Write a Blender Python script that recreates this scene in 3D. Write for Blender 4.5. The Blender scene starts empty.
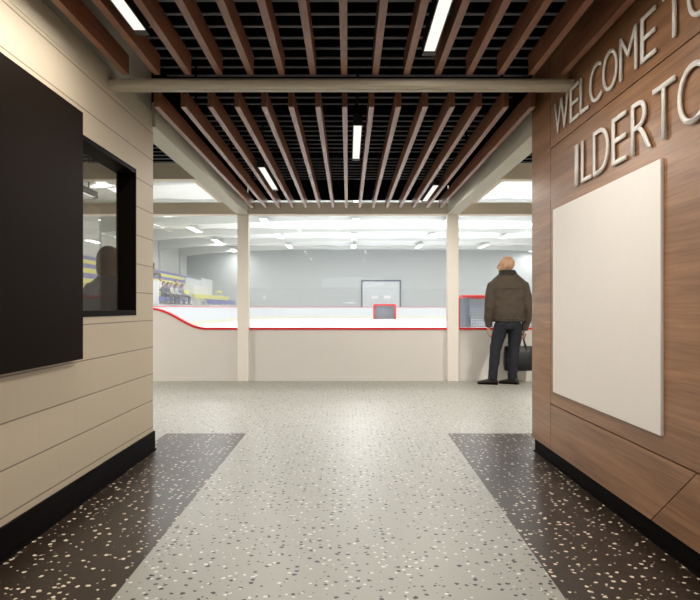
import bpy, bmesh, math, random
from mathutils import Vector, Matrix, noise
random.seed(7)
C = bpy.context.scene.collection
S = bpy.context.scene
PI = math.pi
EYE = 1.07
F = 640.0

# ------------------------------------------------------------------ camera, world, exposure, lights
cd = bpy.data.cameras.new('camera'); cam = bpy.data.objects.new('camera', cd); C.objects.link(cam)
cam.location = (0, 0, EYE); cam.rotation_euler = (PI/2, 0, 0)
cd.sensor_fit = 'HORIZONTAL'; cd.sensor_width = 36.0; cd.lens = 36.0*F/700.0
cd.shift_x = 2/700.0; cd.shift_y = 8/700.0
cd.clip_start = 0.05; cd.clip_end = 300
S.camera = cam
S.view_settings.view_transform = 'Standard'
S.view_settings.look = 'None'
S.view_settings.exposure = 0.0
S.view_settings.gamma = 1.0
S.view_settings.use_curve_mapping = False
w = bpy.data.worlds.new('world'); S.world = w; w.use_nodes = True
bg = w.node_tree.nodes['Background']; bg.inputs[0].default_value = (0.8, 0.9, 1.0, 1); bg.inputs[1].default_value = 9.0

def area_light(name, loc, sx, sy, power, col=(1, 1, 1), rot=(0, 0, 0), spread=None):
    l = bpy.data.lights.new(name, 'AREA'); l.shape = 'RECTANGLE'; l.size = sx; l.size_y = sy
    l.energy = power; l.color = col
    if spread: l.spread = spread
    o = bpy.data.objects.new(name, l); o.location = loc; o.rotation_euler = rot; C.objects.link(o)
    return o
WARM = (1.0, 0.94, 0.86)
LAMP_W = 24.0
LOBBY_W = 85.0
ARENA_W = 205.0

# ------------------------------------------------------------------ materials
def lin(c):
    return tuple(((v/255)/12.92 if v/255 <= 0.04045 else (((v/255)+0.055)/1.055)**2.4) for v in c) + (1,)
def mat(name, col, rough=0.6, metal=0.0, spec=0.5, noise_amt=0.0, noise_scale=20, bump=0.0, bump_scale=60, coat=0):
    m = bpy.data.materials.new(name); m.use_nodes = True
    nt = m.node_tree; b = nt.nodes['Principled BSDF']
    c = lin(col)
    b.inputs['Base Color'].default_value = c; b.inputs['Roughness'].default_value = rough
    b.inputs['Metallic'].default_value = metal; b.inputs['Specular IOR Level'].default_value = spec
    b.inputs['Coat Weight'].default_value = coat
    tc = nt.nodes.new('ShaderNodeTexCoord')
    n = nt.nodes.new('ShaderNodeTexNoise'); n.inputs['Scale'].default_value = noise_scale; n.inputs['Detail'].default_value = 4
    nt.links.new(tc.outputs['Object'], n.inputs['Vector'])
    mx = nt.nodes.new('ShaderNodeMix'); mx.data_type = 'RGBA'
    a = max(noise_amt, 0.02)
    mx.inputs[6].default_value = tuple(v*(1-a) for v in c[:3])+(1,); mx.inputs[7].default_value = tuple(min(1, v*(1+a)) for v in c[:3])+(1,)
    nt.links.new(n.outputs['Fac'], mx.inputs[0]); nt.links.new(mx.outputs[2], b.inputs['Base Color'])
    if bump > 0:
        n2 = nt.nodes.new('ShaderNodeTexNoise'); n2.inputs['Scale'].default_value = bump_scale; n2.inputs['Detail'].default_value = 3
        nt.links.new(tc.outputs['Object'], n2.inputs['Vector'])
        bp = nt.nodes.new('ShaderNodeBump'); bp.inputs['Strength'].default_value = bump; bp.inputs['Distance'].default_value = 0.01
        nt.links.new(n2.outputs['Fac'], bp.inputs['Height']); nt.links.new(bp.outputs[0], b.inputs['Normal'])
    return m
def emit(name, col, st):
    m = bpy.data.materials.new(name); m.use_nodes = True; nt = m.node_tree; nt.nodes.clear()
    e = nt.nodes.new('ShaderNodeEmission'); e.inputs[0].default_value = lin(col); e.inputs[1].default_value = st
    o = nt.nodes.new('ShaderNodeOutputMaterial'); nt.links.new(e.outputs[0], o.inputs[0]); return m
def glass(name, tint=(255, 255, 255), haze=0.0, refl=1.0, hazecol=(235, 238, 240)):
    m = bpy.data.materials.new(name); m.use_nodes = True; nt = m.node_tree; nt.nodes.clear()
    t = nt.nodes.new('ShaderNodeBsdfTransparent'); t.inputs[0].default_value = lin(tint)
    g = nt.nodes.new('ShaderNodeBsdfGlossy'); g.inputs['Roughness'].default_value = 0.0
    fr = nt.nodes.new('ShaderNodeFresnel'); fr.inputs[0].default_value = 1.45
    mu = nt.nodes.new('ShaderNodeMath'); mu.operation = 'MULTIPLY'; mu.inputs[1].default_value = refl
    nt.links.new(fr.outputs[0], mu.inputs[0])
    ge = nt.nodes.new('ShaderNodeNewGeometry'); ir = nt.nodes.new('ShaderNodeMapRange'); ir.inputs[3].default_value = 1.45; ir.inputs[4].default_value = 1/1.45
    nt.links.new(ge.outputs['Backfacing'], ir.inputs[0]); nt.links.new(ir.outputs[0], fr.inputs[0])
    mx = nt.nodes.new('ShaderNodeMixShader'); nt.links.new(mu.outputs[0], mx.inputs[0])
    last = t.outputs[0]
    if haze > 0:
        d = nt.nodes.new('ShaderNodeBsdfTranslucent'); d.inputs[0].default_value = lin(hazecol)
        d2 = nt.nodes.new('ShaderNodeBsdfDiffuse'); d2.inputs[0].default_value = lin(hazecol)
        ad = nt.nodes.new('ShaderNodeMixShader'); ad.inputs[0].default_value = 0.3
        nt.links.new(d.outputs[0], ad.inputs[1]); nt.links.new(d2.outputs[0], ad.inputs[2])
        m2 = nt.nodes.new('ShaderNodeMixShader'); m2.inputs[0].default_value = haze
        nt.links.new(t.outputs[0], m2.inputs[1]); nt.links.new(ad.outputs[0], m2.inputs[2]); last = m2.outputs[0]
    nt.links.new(last, mx.inputs[1]); nt.links.new(g.outputs[0], mx.inputs[2])
    o = nt.nodes.new('ShaderNodeOutputMaterial'); nt.links.new(mx.outputs[0], o.inputs[0]); return m

def terrazzo(name, base, flecks, rough):
    m = bpy.data.materials.new(name); m.use_nodes = True; nt = m.node_tree; b = nt.nodes['Principled BSDF']
    L = nt.links.new
    tc = nt.nodes.new('ShaderNodeTexCoord')
    dn = nt.nodes.new('ShaderNodeTexNoise'); dn.inputs['Scale'].default_value = 60; dn.inputs['Detail'].default_value = 2
    L(tc.outputs['Object'], dn.inputs['Vector'])
    sc = nt.nodes.new('ShaderNodeVectorMath'); sc.operation = 'SCALE'; sc.inputs['Scale'].default_value = 0.016
    L(dn.outputs['Color'], sc.inputs[0])
    ad = nt.nodes.new('ShaderNodeVectorMath'); ad.operation = 'ADD'; L(tc.outputs['Object'], ad.inputs[0]); L(sc.outputs[0], ad.inputs[1])
    bn = nt.nodes.new('ShaderNodeTexNoise'); bn.inputs['Scale'].default_value = 400; L(tc.outputs['Object'], bn.inputs['Vector'])
    c0 = nt.nodes.new('ShaderNodeMix'); c0.data_type = 'RGBA'
    cb = lin(base)
    c0.inputs[6].default_value = tuple(v*0.94 for v in cb[:3])+(1,); c0.inputs[7].default_value = tuple(min(1, v*1.06) for v in cb[:3])+(1,)
    L(bn.outputs['Fac'], c0.inputs[0]); col = c0.outputs[2]
    for k, (fc, scale, keep, rad) in enumerate(flecks):
        mp = nt.nodes.new('ShaderNodeMapping'); mp.inputs['Location'].default_value = (3.1*k, 1.7*k, 0); mp.inputs['Rotation'].default_value = (0, 0, 0.7*k)
        L(ad.outputs[0], mp.inputs['Vector'])
        v = nt.nodes.new('ShaderNodeTexVoronoi'); v.voronoi_dimensions = '2D'; v.distance = 'EUCLIDEAN'; v.inputs['Scale'].default_value = scale
        L(mp.outputs[0], v.inputs['Vector'])
        sp = nt.nodes.new('ShaderNodeSeparateColor'); L(v.outputs['Color'], sp.inputs[0])
        th = nt.nodes.new('ShaderNodeMath'); th.operation = 'LESS_THAN'; L(sp.outputs[0], th.inputs[0]); th.inputs[1].default_value = keep
        rr = nt.nodes.new('ShaderNodeMapRange'); L(sp.outputs[1], rr.inputs[0]); rr.inputs[3].default_value = rad*0.45; rr.inputs[4].default_value = rad
        ls = nt.nodes.new('ShaderNodeMath'); ls.operation = 'LESS_THAN'; L(v.outputs['Distance'], ls.inputs[0]); L(rr.outputs[0], ls.inputs[1])
        mu = nt.nodes.new('ShaderNodeMath'); mu.operation = 'MULTIPLY'; L(th.outputs[0], mu.inputs[0]); L(ls.outputs[0], mu.inputs[1])
        mx = nt.nodes.new('ShaderNodeMix'); mx.data_type = 'RGBA'; L(mu.outputs[0], mx.inputs[0]); L(col, mx.inputs[6]); mx.inputs[7].default_value = lin(fc)
        col = mx.outputs[2]
    L(col, b.inputs['Base Color']); b.inputs['Roughness'].default_value = rough
    b.inputs['Specular IOR Level'].default_value = 0.36
    return m

def wood(name, dark, light, axis='Y', scale=1.0, rough=0.42, seed=0.0):
    m = bpy.data.materials.new(name); m.use_nodes = True; nt = m.node_tree; b = nt.nodes['Principled BSDF']; L = nt.links.new
    tc = nt.nodes.new('ShaderNodeTexCoord')
    mp = nt.nodes.new('ShaderNodeMapping')
    s = [9*scale, 9*scale, 9*scale]; s['XYZ'.index(axis)] = 0.55*scale
    mp.inputs['Scale'].default_value = s; mp.inputs['Location'].default_value = (seed, seed*2, seed*3)
    L(tc.outputs['Object'], mp.inputs['Vector'])
    n = nt.nodes.new('ShaderNodeTexNoise'); n.inputs['Scale'].default_value = 1.6; n.inputs['Detail'].default_value = 8; n.inputs['Roughness'].default_value = 0.62; n.inputs['Distortion'].default_value = 0.6
    L(mp.outputs[0], n.inputs['Vector'])
    mp2 = nt.nodes.new('ShaderNodeMapping'); s2 = [70*scale]*3; s2['XYZ'.index(axis)] = 1.6*scale; mp2.inputs['Scale'].default_value = s2
    L(tc.outputs['Object'], mp2.inputs['Vector'])
    n2 = nt.nodes.new('ShaderNodeTexNoise'); n2.inputs['Scale'].default_value = 1.5; n2.inputs['Detail'].default_value = 3; L(mp2.outputs[0], n2.inputs['Vector'])
    mm = nt.nodes.new('ShaderNodeMix'); mm.inputs[0].default_value = 0.35; L(n.outputs['Fac'], mm.inputs[2]); L(n2.outputs['Fac'], mm.inputs[3])
    cr = nt.nodes.new('ShaderNodeValToRGB'); cr.color_ramp.elements[0].position = 0.34; cr.color_ramp.elements[0].color = lin(dark)
    cr.color_ramp.elements[1].position = 0.66; cr.color_ramp.elements[1].color = lin(light)
    L(mm.outputs[0], cr.inputs[0]); L(cr.outputs[0], b.inputs['Base Color'])
    b.inputs['Roughness'].default_value = rough
    return m

def cmu(name):
    # painted concrete block, running bond 0.4 x 0.2, on the plane x = const (object y, z)
    m = bpy.data.materials.new(name); m.use_nodes = True; nt = m.node_tree; b = nt.nodes['Principled BSDF']; L = nt.links.new
    tc = nt.nodes.new('ShaderNodeTexCoord')
    sp = nt.nodes.new('ShaderNodeSeparateXYZ'); L(tc.outputs['Object'], sp.inputs[0])
    cb = nt.nodes.new('ShaderNodeCombineXYZ'); L(sp.outputs[1], cb.inputs[0]); L(sp.outputs[2], cb.inputs[1])
    mp = nt.nodes.new('ShaderNodeMapping'); mp.inputs['Location'].default_value = (0.15, -0.177, 0); L(cb.outputs[0], mp.inputs['Vector'])
    def brick(mort):
        k = nt.nodes.new('ShaderNodeTexBrick'); k.inputs['Scale'].default_value = 1.0; k.inputs['Brick Width'].default_value = 0.4; k.inputs['Row Height'].default_value = 0.2
        k.inputs['Mortar Size'].default_value = mort; k.inputs['Mortar Smooth'].default_value = 0.3
        k.offset = 0.5; k.squash = 1.0
        k.inputs['Color1'].default_value = (1, 1, 1, 1); k.inputs['Color2'].default_value = (1, 1, 1, 1); k.inputs['Mortar'].default_value = (0, 0, 0, 1)
        L(mp.outputs[0], k.inputs['Vector']); return k
    k = brick(0.0035)
    # only the bed joints read strongly: vertical joints are filled with paint
    md = nt.nodes.new('ShaderNodeMath'); md.operation = 'ADD'; md.inputs[1].default_value = -0.177+20.0; L(sp.outputs[2], md.inputs[0])
    fr = nt.nodes.new('ShaderNodeMath'); fr.operation = 'PINGPONG'; fr.inputs[1].default_value = 0.1; L(md.outputs[0], fr.inputs[0])
    ls = nt.nodes.new('ShaderNodeMapRange'); L(fr.outputs[0], ls.inputs[0]); ls.inputs[1].default_value = 0.002; ls.inputs[2].default_value = 0.0045; ls.inputs[3].default_value = 0.0; ls.inputs[4].default_value = 1.0
    n = nt.nodes.new('ShaderNodeTexNoise'); n.inputs['Scale'].default_value = 130; n.inputs['Detail'].default_value = 4; L(tc.outputs['Object'], n.inputs['Vector'])
    c = lin((196, 183, 160)); j = lin((134, 120, 100))
    mx = nt.nodes.new('ShaderNodeMix'); mx.data_type = 'RGBA'; mx.inputs[6].default_value = j; mx.inputs[7].default_value = c; L(ls.outputs[0], mx.inputs[0])
    m3 = nt.nodes.new('ShaderNodeMix'); m3.data_type = 'RGBA'; m3.blend_type = 'MULTIPLY'; m3.inputs[0].default_value = 0.07
    L(mx.outputs[2], m3.inputs[6]); L(k.outputs['Color'], m3.inputs[7])
    L(m3.outputs[2], b.inputs['Base Color'])
    hh = nt.nodes.new('ShaderNodeMath'); hh.operation = 'MULTIPLY_ADD'; L(n.outputs['Fac'], hh.inputs[0]); hh.inputs[1].default_value = 0.35; L(ls.outputs[0], hh.inputs[2])
    bp = nt.nodes.new('ShaderNodeBump'); bp.inputs['Strength'].default_value = 0.35; bp.inputs['Distance'].default_value = 0.004
    L(hh.outputs[0], bp.inputs['Height']); L(bp.outputs[0], b.inputs['Normal'])
    b.inputs['Roughness'].default_value = 0.55
    return m

M = {}
M['floor_light'] = terrazzo('pale_speckled_floor', (162, 162, 154), [((5, 7, 10), 24, 0.34, 0.25), ((222, 222, 214), 24, 0.30, 0.21), ((50, 58, 62), 50, 0.08, 0.26)], 0.38)
M['floor_dark'] = terrazzo('brown_speckled_floor', (45, 33, 22), [((228, 214, 190), 23, 0.42, 0.23), ((190, 172, 150), 40, 0.10, 0.26)], 0.36)
M['cmu'] = cmu('painted_block')
M['wood_a'] = wood('walnut_panel', (116, 80, 52), (170, 126, 90), 'Y', 1.0, 0.36)
M['wood_b'] = wood('walnut_panel_light', (118, 82, 54), (173, 129, 93), 'Y', 1.1, 0.36, 5.3)
M['slat'] = wood('slat_wood', (118, 72, 48), (165, 114, 86), 'Y', 2.5, 0.4, 2.0)
M['black'] = mat('black_base', (16, 13, 13), 0.55, spec=0.03, noise_amt=0.1)
M['deck'] = mat('black_deck', (8, 8, 9), 1.0, spec=0.0)
M['rib'] = mat('deck_rib', (120, 122, 126), 0.8, spec=0.1)
M['dark_panel'] = mat('dark_brown_panel', (26, 19, 14), 0.5, spec=0.02)
M['frame'] = mat('dark_frame', (22, 17, 13), 0.55, spec=0.03)
M['cream'] = mat('cream_paint', (196, 188, 166), 0.45)
M['beam'] = mat('beam_paint', (205, 202, 188), 0.6)
M['header'] = mat('header_paint', (238, 228, 210), 0.6)
M['post'] = mat('post_paint', (242, 236, 226), 0.5)
M['dado'] = mat('dado_paint', (222, 218, 213), 0.55)
M['red'] = mat('red_cap', (222, 22, 30), 0.4)
M['board_white'] = mat('white_board', (242, 236, 229), 0.45, bump=0.05)
M['letter'] = mat('letter_metal', (240, 236, 228), 0.4)
M['wall'] = mat('lobby_wall', (206, 198, 182), 0.6)
M['lamp_black'] = mat('lamp_housing', (26, 26, 28), 0.45)
M['glow'] = emit('lamp_diffuser', (255, 250, 240), 1.1)
M['glow_arena'] = emit('arena_lamp_diffuser', (255, 255, 255), 2.5)
M['glass'] = glass('clear_glass', (253, 253, 253), 0.02, 0.14)
M['plexi'] = glass('rink_glass', (252, 252, 252), 0.05, 0.5)
M['office_glass'] = glass('office_glass', (246, 245, 242), 0.10, 0.5, (190, 185, 176))
M['ice'] = mat('ice', (244, 248, 250), 0.25, noise_amt=0.01)
M['rink_board'] = mat('rink_board_white', (192, 195, 198), 0.4)
M['yellow_kick'] = mat('kick_yellow', (202, 200, 176), 0.5)
M['arena_wall'] = mat('arena_wall_grey', (184, 188, 188), 0.7)
M['arena_wall_side'] = mat('arena_side_wall', (206, 208, 204), 0.7)
M['arena_ceiling'] = mat('ceiling_fabric', (248, 248, 248), 0.5, bump=0.6, bump_scale=2.5)
M['steel_white'] = mat('steel_white', (216, 218, 214), 0.5)
M['concrete'] = mat('pale_concrete', (214, 214, 210), 0.7)
M['bench_blue'] = mat('bench_blue', (78, 74, 160), 0.5)
M['bench_yellow'] = mat('bench_yellow', (222, 216, 84), 0.5)
M['door_white'] = mat('door_white', (200, 204, 206), 0.5)
M['door_frame'] = mat('door_frame_grey', (96, 104, 118), 0.5)
M['goal_red'] = mat('goal_red', (232, 24, 20), 0.35)
M['net'] = mat('goal_net', (140, 145, 156), 0.8)
M['net_pad'] = mat('net_pad', (196, 200, 206), 0.8)

# ------------------------------------------------------------------ helpers
def tag(o, label=None, cat=None, group=None, kind=None):
    if label: o['label'] = label
    if cat: o['category'] = cat
    if group: o['group'] = group
    if kind: o['kind'] = kind
    return o
def empty(name, loc=(0, 0, 0), rz=0):
    o = bpy.data.objects.new(name, None); o.empty_display_size = 0.1; C.objects.link(o); o.location = loc; o.rotation_euler = (0, 0, rz); return o
class MB:
    def __init__(s): s.bm = bmesh.new(); s.smooth = False
    def box(s, x0, x1, y0, y1, z0, z1, mi=0, bev=0):
        v = [s.bm.verts.new(p) for p in ((x0,y0,z0),(x1,y0,z0),(x1,y1,z0),(x0,y1,z0),(x0,y0,z1),(x1,y0,z1),(x1,y1,z1),(x0,y1,z1))]
        fs = [s.bm.faces.new([v[i] for i in f]) for f in ((0,3,2,1),(4,5,6,7),(0,1,5,4),(1,2,6,5),(2,3,7,6),(3,0,4,7))]
        for f in fs: f.material_index = mi
        if bev:
            es = list({e for f in fs for e in f.edges})
            bmesh.ops.bevel(s.bm, geom=es, offset=bev, segments=2, affect='EDGES', profile=0.5)
        return s
    def quad(s, pts, mi=0):
        f = s.bm.faces.new([s.bm.verts.new(p) for p in pts]); f.material_index = mi; return s
    def prism(s, pts, a0, a1, axis='X', mi=0):
        # pts: 2D polygon, extruded along axis
        def P(a, p):
            return {'X': (a, p[0], p[1]), 'Y': (p[0], a, p[1]), 'Z': (p[0], p[1], a)}[axis]
        A = [s.bm.verts.new(P(a0, p)) for p in pts]; B = [s.bm.verts.new(P(a1, p)) for p in pts]
        n = len(pts)
        fs = [s.bm.faces.new(A), s.bm.faces.new(B[::-1])]
        for i in range(n): fs.append(s.bm.faces.new((A[i], B[i], B[(i+1) % n], A[(i+1) % n])))
        for f in fs: f.material_index = mi
        return s
    def tube(s, pts, r, n=10, rads=None):
        pts = [Vector(p) for p in pts]; rings = []
        up = Vector((0, 0, 1)); prev = None
        for i, p in enumerate(pts):
            d = (pts[min(i+1, len(pts)-1)]-pts[max(i-1, 0)]).normalized()
            if prev is None:
                a = d.orthogonal().normalized()
            else:
                a = (prev - d*prev.dot(d)).normalized()
            prev = a; b = d.cross(a); rr = rads[i] if rads else r
            rings.append([s.bm.verts.new(p+(a*math.cos(t)+b*math.sin(t))*rr) for t in [2*PI*k/n for k in range(n)]])
        s._loft(rings); return s
    def rings(s, spec, n=20, pw=1.0):
        # spec: (x,y,z,rx,ry) horizontal super-ellipse rings
        R = []
        for (x, y, z, rx, ry) in spec:
            ring = []
            for k in range(n):
                t = 2*PI*k/n; c, q = math.cos(t), math.sin(t)
                ring.append(s.bm.verts.new((x+rx*math.copysign(abs(c)**pw, c), y+ry*math.copysign(abs(q)**pw, q), z)))
            R.append(ring)
        s._loft(R); return s
    def _loft(s, R):
        n = len(R[0])
        for i in range(len(R)-1):
            for k in range(n):
                f = s.bm.faces.new((R[i][k], R[i][(k+1) % n], R[i+1][(k+1) % n], R[i+1][k])); f.smooth = True
        s.bm.faces.new(R[0][::-1]); s.bm.faces.new(R[-1])
    def ball(s, c, rx, ry, rz, seg=16):
        g = bmesh.ops.create_uvsphere(s.bm, u_segments=seg, v_segments=max(6, seg//2), radius=1, matrix=Matrix.Translation(c) @ Matrix.Diagonal((rx, ry, rz, 1)))
        return s
    def build(s, name, m, parent=None, recalc=True):
        if recalc: bmesh.ops.recalc_face_normals(s.bm, faces=s.bm.faces[:])
        me = bpy.data.meshes.new(name); s.bm.to_mesh(me); s.bm.free()
        for mm in (m if isinstance(m, list) else [m]): me.materials.append(mm)
        o = bpy.data.objects.new(name, me); C.objects.link(o)
        if parent: o.parent = parent
        return o
def struct(name, mb, m, parent=None):
    o = mb.build(name, m, parent)
    if not parent: o['kind'] = 'structure'
    return o
def remesh(o, vox, smooth=2, disp=None):
    r = o.modifiers.new('remesh', 'REMESH'); r.mode = 'VOXEL'; r.voxel_size = vox; r.use_smooth_shade = True
    if smooth:
        sm = o.modifiers.new('smooth', 'SMOOTH'); sm.factor = 0.6; sm.iterations = smooth
    if disp:
        t = bpy.data.textures.new(o.name+'_folds', 'CLOUDS'); t.noise_scale = disp[1]
        d = o.modifiers.new('folds', 'DISPLACE'); d.texture = t; d.strength = disp[0]; d.mid_level = 0.5
    return o
def shade(o):
    for p in o.data.polygons: p.use_smooth = True
    return o

# ------------------------------------------------------------------ lobby shell
XL, XR = -1.469, 1.387
YE = 4.823
YG = 9.40
# floor: pale field, two brown strips
fb = MB()
BY = 5.46; LX, RX, RX0 = -0.868, 0.850, 0.665   # the right strip is very slightly askew
fb.quad([(LX, -6, 0), (RX0, -6, 0), (RX, BY, 0), (LX, BY, 0)], 0)
fb.quad([(-6, BY, 0), (6, BY, 0), (6, YG+0.1, 0), (-6, YG+0.1, 0)], 0)
fb.quad([(-6, -6, 0), (-1.55, -6, 0), (-1.55, BY, 0), (-6, BY, 0)], 0)
fb.quad([(-1.55, -6, 0), (LX, -6, 0), (LX, BY, 0), (-1.55, BY, 0)], 1)
fb.quad([(RX0, -6, 0), (6, -6, 0), (6, BY, 0), (RX, BY, 0)], 1)
fo = struct('floor', fb, [M['floor_light'], M['floor_dark']])

# black deck ceiling with ribs
DECK = 2.97
struct('ceiling', MB().box(-6, 6, -6, YG+0.1, DECK, DECK+0.1), M['deck'])
rb = MB(); y = -5.9
while y < YG:
    rb.box(-5.98, 5.98, y, y+0.03, DECK-0.008, DECK-0.001); y += 0.182
struct('trim_1', rb, M['rib'])

# left wall: block partition with window opening
WB = 1.605
wy0, wy1, wz0, wz1 = 2.75, 4.43, 1.02, 2.03
wl = MB()
wl.box(-WB, XL, -6, wy0, 0, 2.40).box(-WB, XL, wy1, YE, 0, 2.40).box(-WB, XL, wy0, wy1, 0, wz0).box(-WB, XL, wy0, wy1, wz1, 2.40)
wall_l = struct('wall_left', wl, M['cmu'])
struct('trim_2', MB().box(-WB, XL-0.004, -6, YE, 2.408, 2.55).box(-WB, XL+0.004, -6, YE, 2.40, 2.408), M['cream'])
struct('trim_3', MB().box(-WB, XL-0.012, -6, YE, 2.562, DECK-0.03), M['beam'])
struct('trim_15', MB().box(-WB, XL-0.03, -6, YE, 2.55, 2.562), M['deck'])
struct('baseboard_left', MB().box(XL, XL+0.012, -6, YE+0.012, 0, 0.143).box(-WB, XL+0.012, YE, YE+0.012, 0, 0.143).box(XL+0.012, XL+0.022, -6, YE+0.012, 0, 0.012), M['black'])
# office window
w1 = struct('window_1', MB().box(-1.60, XL+0.004, wy0, wy1, wz0, wz0+0.035).box(-1.60, XL+0.004, wy0, wy1, wz1-0.03, wz1).box(-1.60, XL+0.004, wy1-0.012, wy1, wz0+0.035, wz1-0.03)
    .box(-1.60, XL+0.004, wy0, wy0+0.04, wz0+0.035, wz1-0.03), M['frame'])
MB().box(-1.592, -1.586, wy0+0.04, wy1-0.012, wz0+0.035, wz1-0.03).build('window_pane', M['office_glass'], w1)
# inner jamb column of the office opening

# right wall: core + walnut panels
struct('wall_right', MB().box(1.413, 1.62, -6, YE-0.03, 0, DECK-0.03), M['black'])
wr = bpy.data.objects['wall_right']
g = 0.0035
X0, X1 = XR, 1.4125
def wpanel(pts, m):
    MB().prism(pts, X0, X1, 'X').build('wood_panel', m, wr)
VJ, HU, HL, WBOT = 4.384, 2.159, 0.414, 0.10
wpanel([(VJ+g, WBOT), (YE, WBOT), (YE, DECK-0.03), (VJ+g, DECK-0.03)], M['wood_b'])
wpanel([(-6, HU+g), (VJ-g, HU+g), (VJ-g, DECK-0.03), (-6, DECK-0.03)], M['wood_a'])
wpanel([(-6, HL+g), (VJ-g, HL+g), (VJ-g, HU-g), (-6, HU-g)], M['wood_a'])
wpanel([(2.93+g, WBOT), (VJ-g, WBOT), (VJ-g, HL-g), (2.547+g, HL-g)], M['wood_b'])
wpanel([(-6, WBOT), (2.93-g, WBOT), (2.547-g, HL-g), (-6, HL-g)], M['wood_a'])
MB().box(X1, 1.62, YE-0.03, YE, WBOT, DECK-0.03).build('wood_panel', M['wood_b'], wr)
struct('baseboard_right', MB().box(1.403, 1.413, -6, YE-0.02, 0, WBOT).box(1.39, 1.403, -6, YE-0.02, 0, 0.008), M['black'])
# closing walls
struct('wall_lobby_right_block', MB().box(1.62, 6, YE-0.15, YE-0.02, 0, DECK-0.03), M['wall'])
struct('wall_side_left', MB().box(-6.1, -6, -6, YG+0.1, 0, DECK), M['wall'])
struct('wall_side_right', MB().box(6, 6.1, -6, YG+0.1, 0, DECK), M['wall'])
# back wall with entrance doors and transom
struct('wall_back', MB().box(-6, -1.0, -6.15, -6, 0, DECK).box(1.43, 6, -6.15, -6, 0, DECK).box(-1.0, 1.43, -6.15, -6, 2.29, DECK).box(-1.0, 1.43, -6.15, -6, 1.80, 1.87), M['wall'])
dr = struct('door_1', MB().box(-0.98, 0.205, -6.1, -6.05, 0.01, 1.80).box(0.225, 1.41, -6.1, -6.05, 0.01, 1.80), M['frame'])
for q in (0.13, 0.27): MB().box(q, q+0.03, -6.05, -5.99, 0.8, 1.2).build('door_handle', M['letter'], dr)
wt = struct('window_2', MB().box(-1.0, 1.43, -6.12, -6.06, 1.87, 1.89).box(-1.0, 1.43, -6.12, -6.06, 2.27, 2.29).box(-0.22, -0.16, -6.12, -6.06, 1.89, 2.27).box(0.60, 0.64, -6.12, -6.06, 1.89, 2.27), M['frame'])
MB().box(-1.0, 1.43, -6.10, -6.095, 1.89, 2.27).build('window_pane', M['glass'], wt)

# longitudinal beams, posts, header, bulkheads
for k, s in enumerate((-1, 1)):
    a, b = sorted((s*1.451, s*1.612))
    struct('trim_%d' % (4+k), MB().box(a, b, YE+0.001, YG-0.08, 2.433, 2.62), M['beam'])
    struct('trim_%d' % (17+k), MB().box(a+0.01, b-0.01, YE+0.001, YG-0.08, 2.62, DECK-0.03), M['deck'])
    struct('trim_%d' % (6+k), MB().box(a, b, 9.32, YG+0.06, 0, 2.433, bev=0.006), M['post'])
    a, b = sorted((s*1.613, s*1.88)); c, d = sorted((s*1.88, s*5.99))
    struct('trim_%d' % (8+k), MB().box(a, b, 7.64, YG-0.09, 2.609, 2.80).box(c, d, 7.64, 7.80, 2.609, 2.80), M['header'])
struct('trim_10', MB().box(-6, 6, YG-0.08, YG+0.10, 2.433, 2.609), M['header'])
struct('trim_11', MB().box(-1.451, 1.451, YG-0.10, YG-0.06, 2.64, DECK-0.03), M['deck'])
# dado wall under the viewing glass with a red cap that sweeps up at the left
def cap_h(x):
    lo, hi, xa, xb = 0.752, 1.045, -2.90, -2.08
    if x >= xb: return lo
    if x <= xa: return hi
    t = (x-xa)/(xb-xa)
    return lo+(hi-lo)*(0.5+0.5*math.cos(PI*t))
xs = [-5.99, -2.95]+[-2.90+0.82*k/24 for k in range(25)]+[-2.0, 5.99]
wd = MB(); top = [(x, cap_h(x)) for x in xs]
wd.prism([(5.99, 0), (-5.99, 0)]+top, YG, YG+0.10, 'Y')
dado = struct('wall_viewing_front', wd, M['dado'])
cp = MB(); n = len(top)
off = []
for i, p in enumerate(top):
    a = Vector(top[max(i-1, 0)]); b = Vector(top[min(i+1, n-1)]); d = (b-a).normalized(); off.append((p[0]-d.y*0.028, p[1]+d.x*0.028))
cp.prism(top+off[::-1], YG-0.015, YG+0.115, 'Y')
struct('trim_12', cp, M['red'])
struct('trim_13', MB().box(-5.99, -1.62, YG-0.012, YG, 0, 0.05).box(-1.44, 1.44, YG-0.012, YG, 0, 0.05).box(1.62, 5.99, YG-0.012, YG, 0, 0.05), M['dado'])
for i, (a, b) in enumerate(((-5.99, -1.615), (-1.448, 1.448), (1.615, 5.99))):
    pts = [(x, cap_h(x)+0.03) for x in xs if a < x < b]
    pts = [(a, cap_h(a)+0.03)]+pts+[(b, cap_h(b)+0.03)]
    struct('window_%d' % (3+i), MB().prism([(b, 2.433), (a, 2.433)]+pts, YG+0.045, YG+0.055, 'Y'), M['glass'])
for i, s in enumerate((-1, 1)):
    a, b = sorted((s*1.615, s*5.99))
    struct('window_%d' % (6+i), MB().box(a, b, YG+0.045, YG+0.055, 2.61, DECK), M['glass'])

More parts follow.
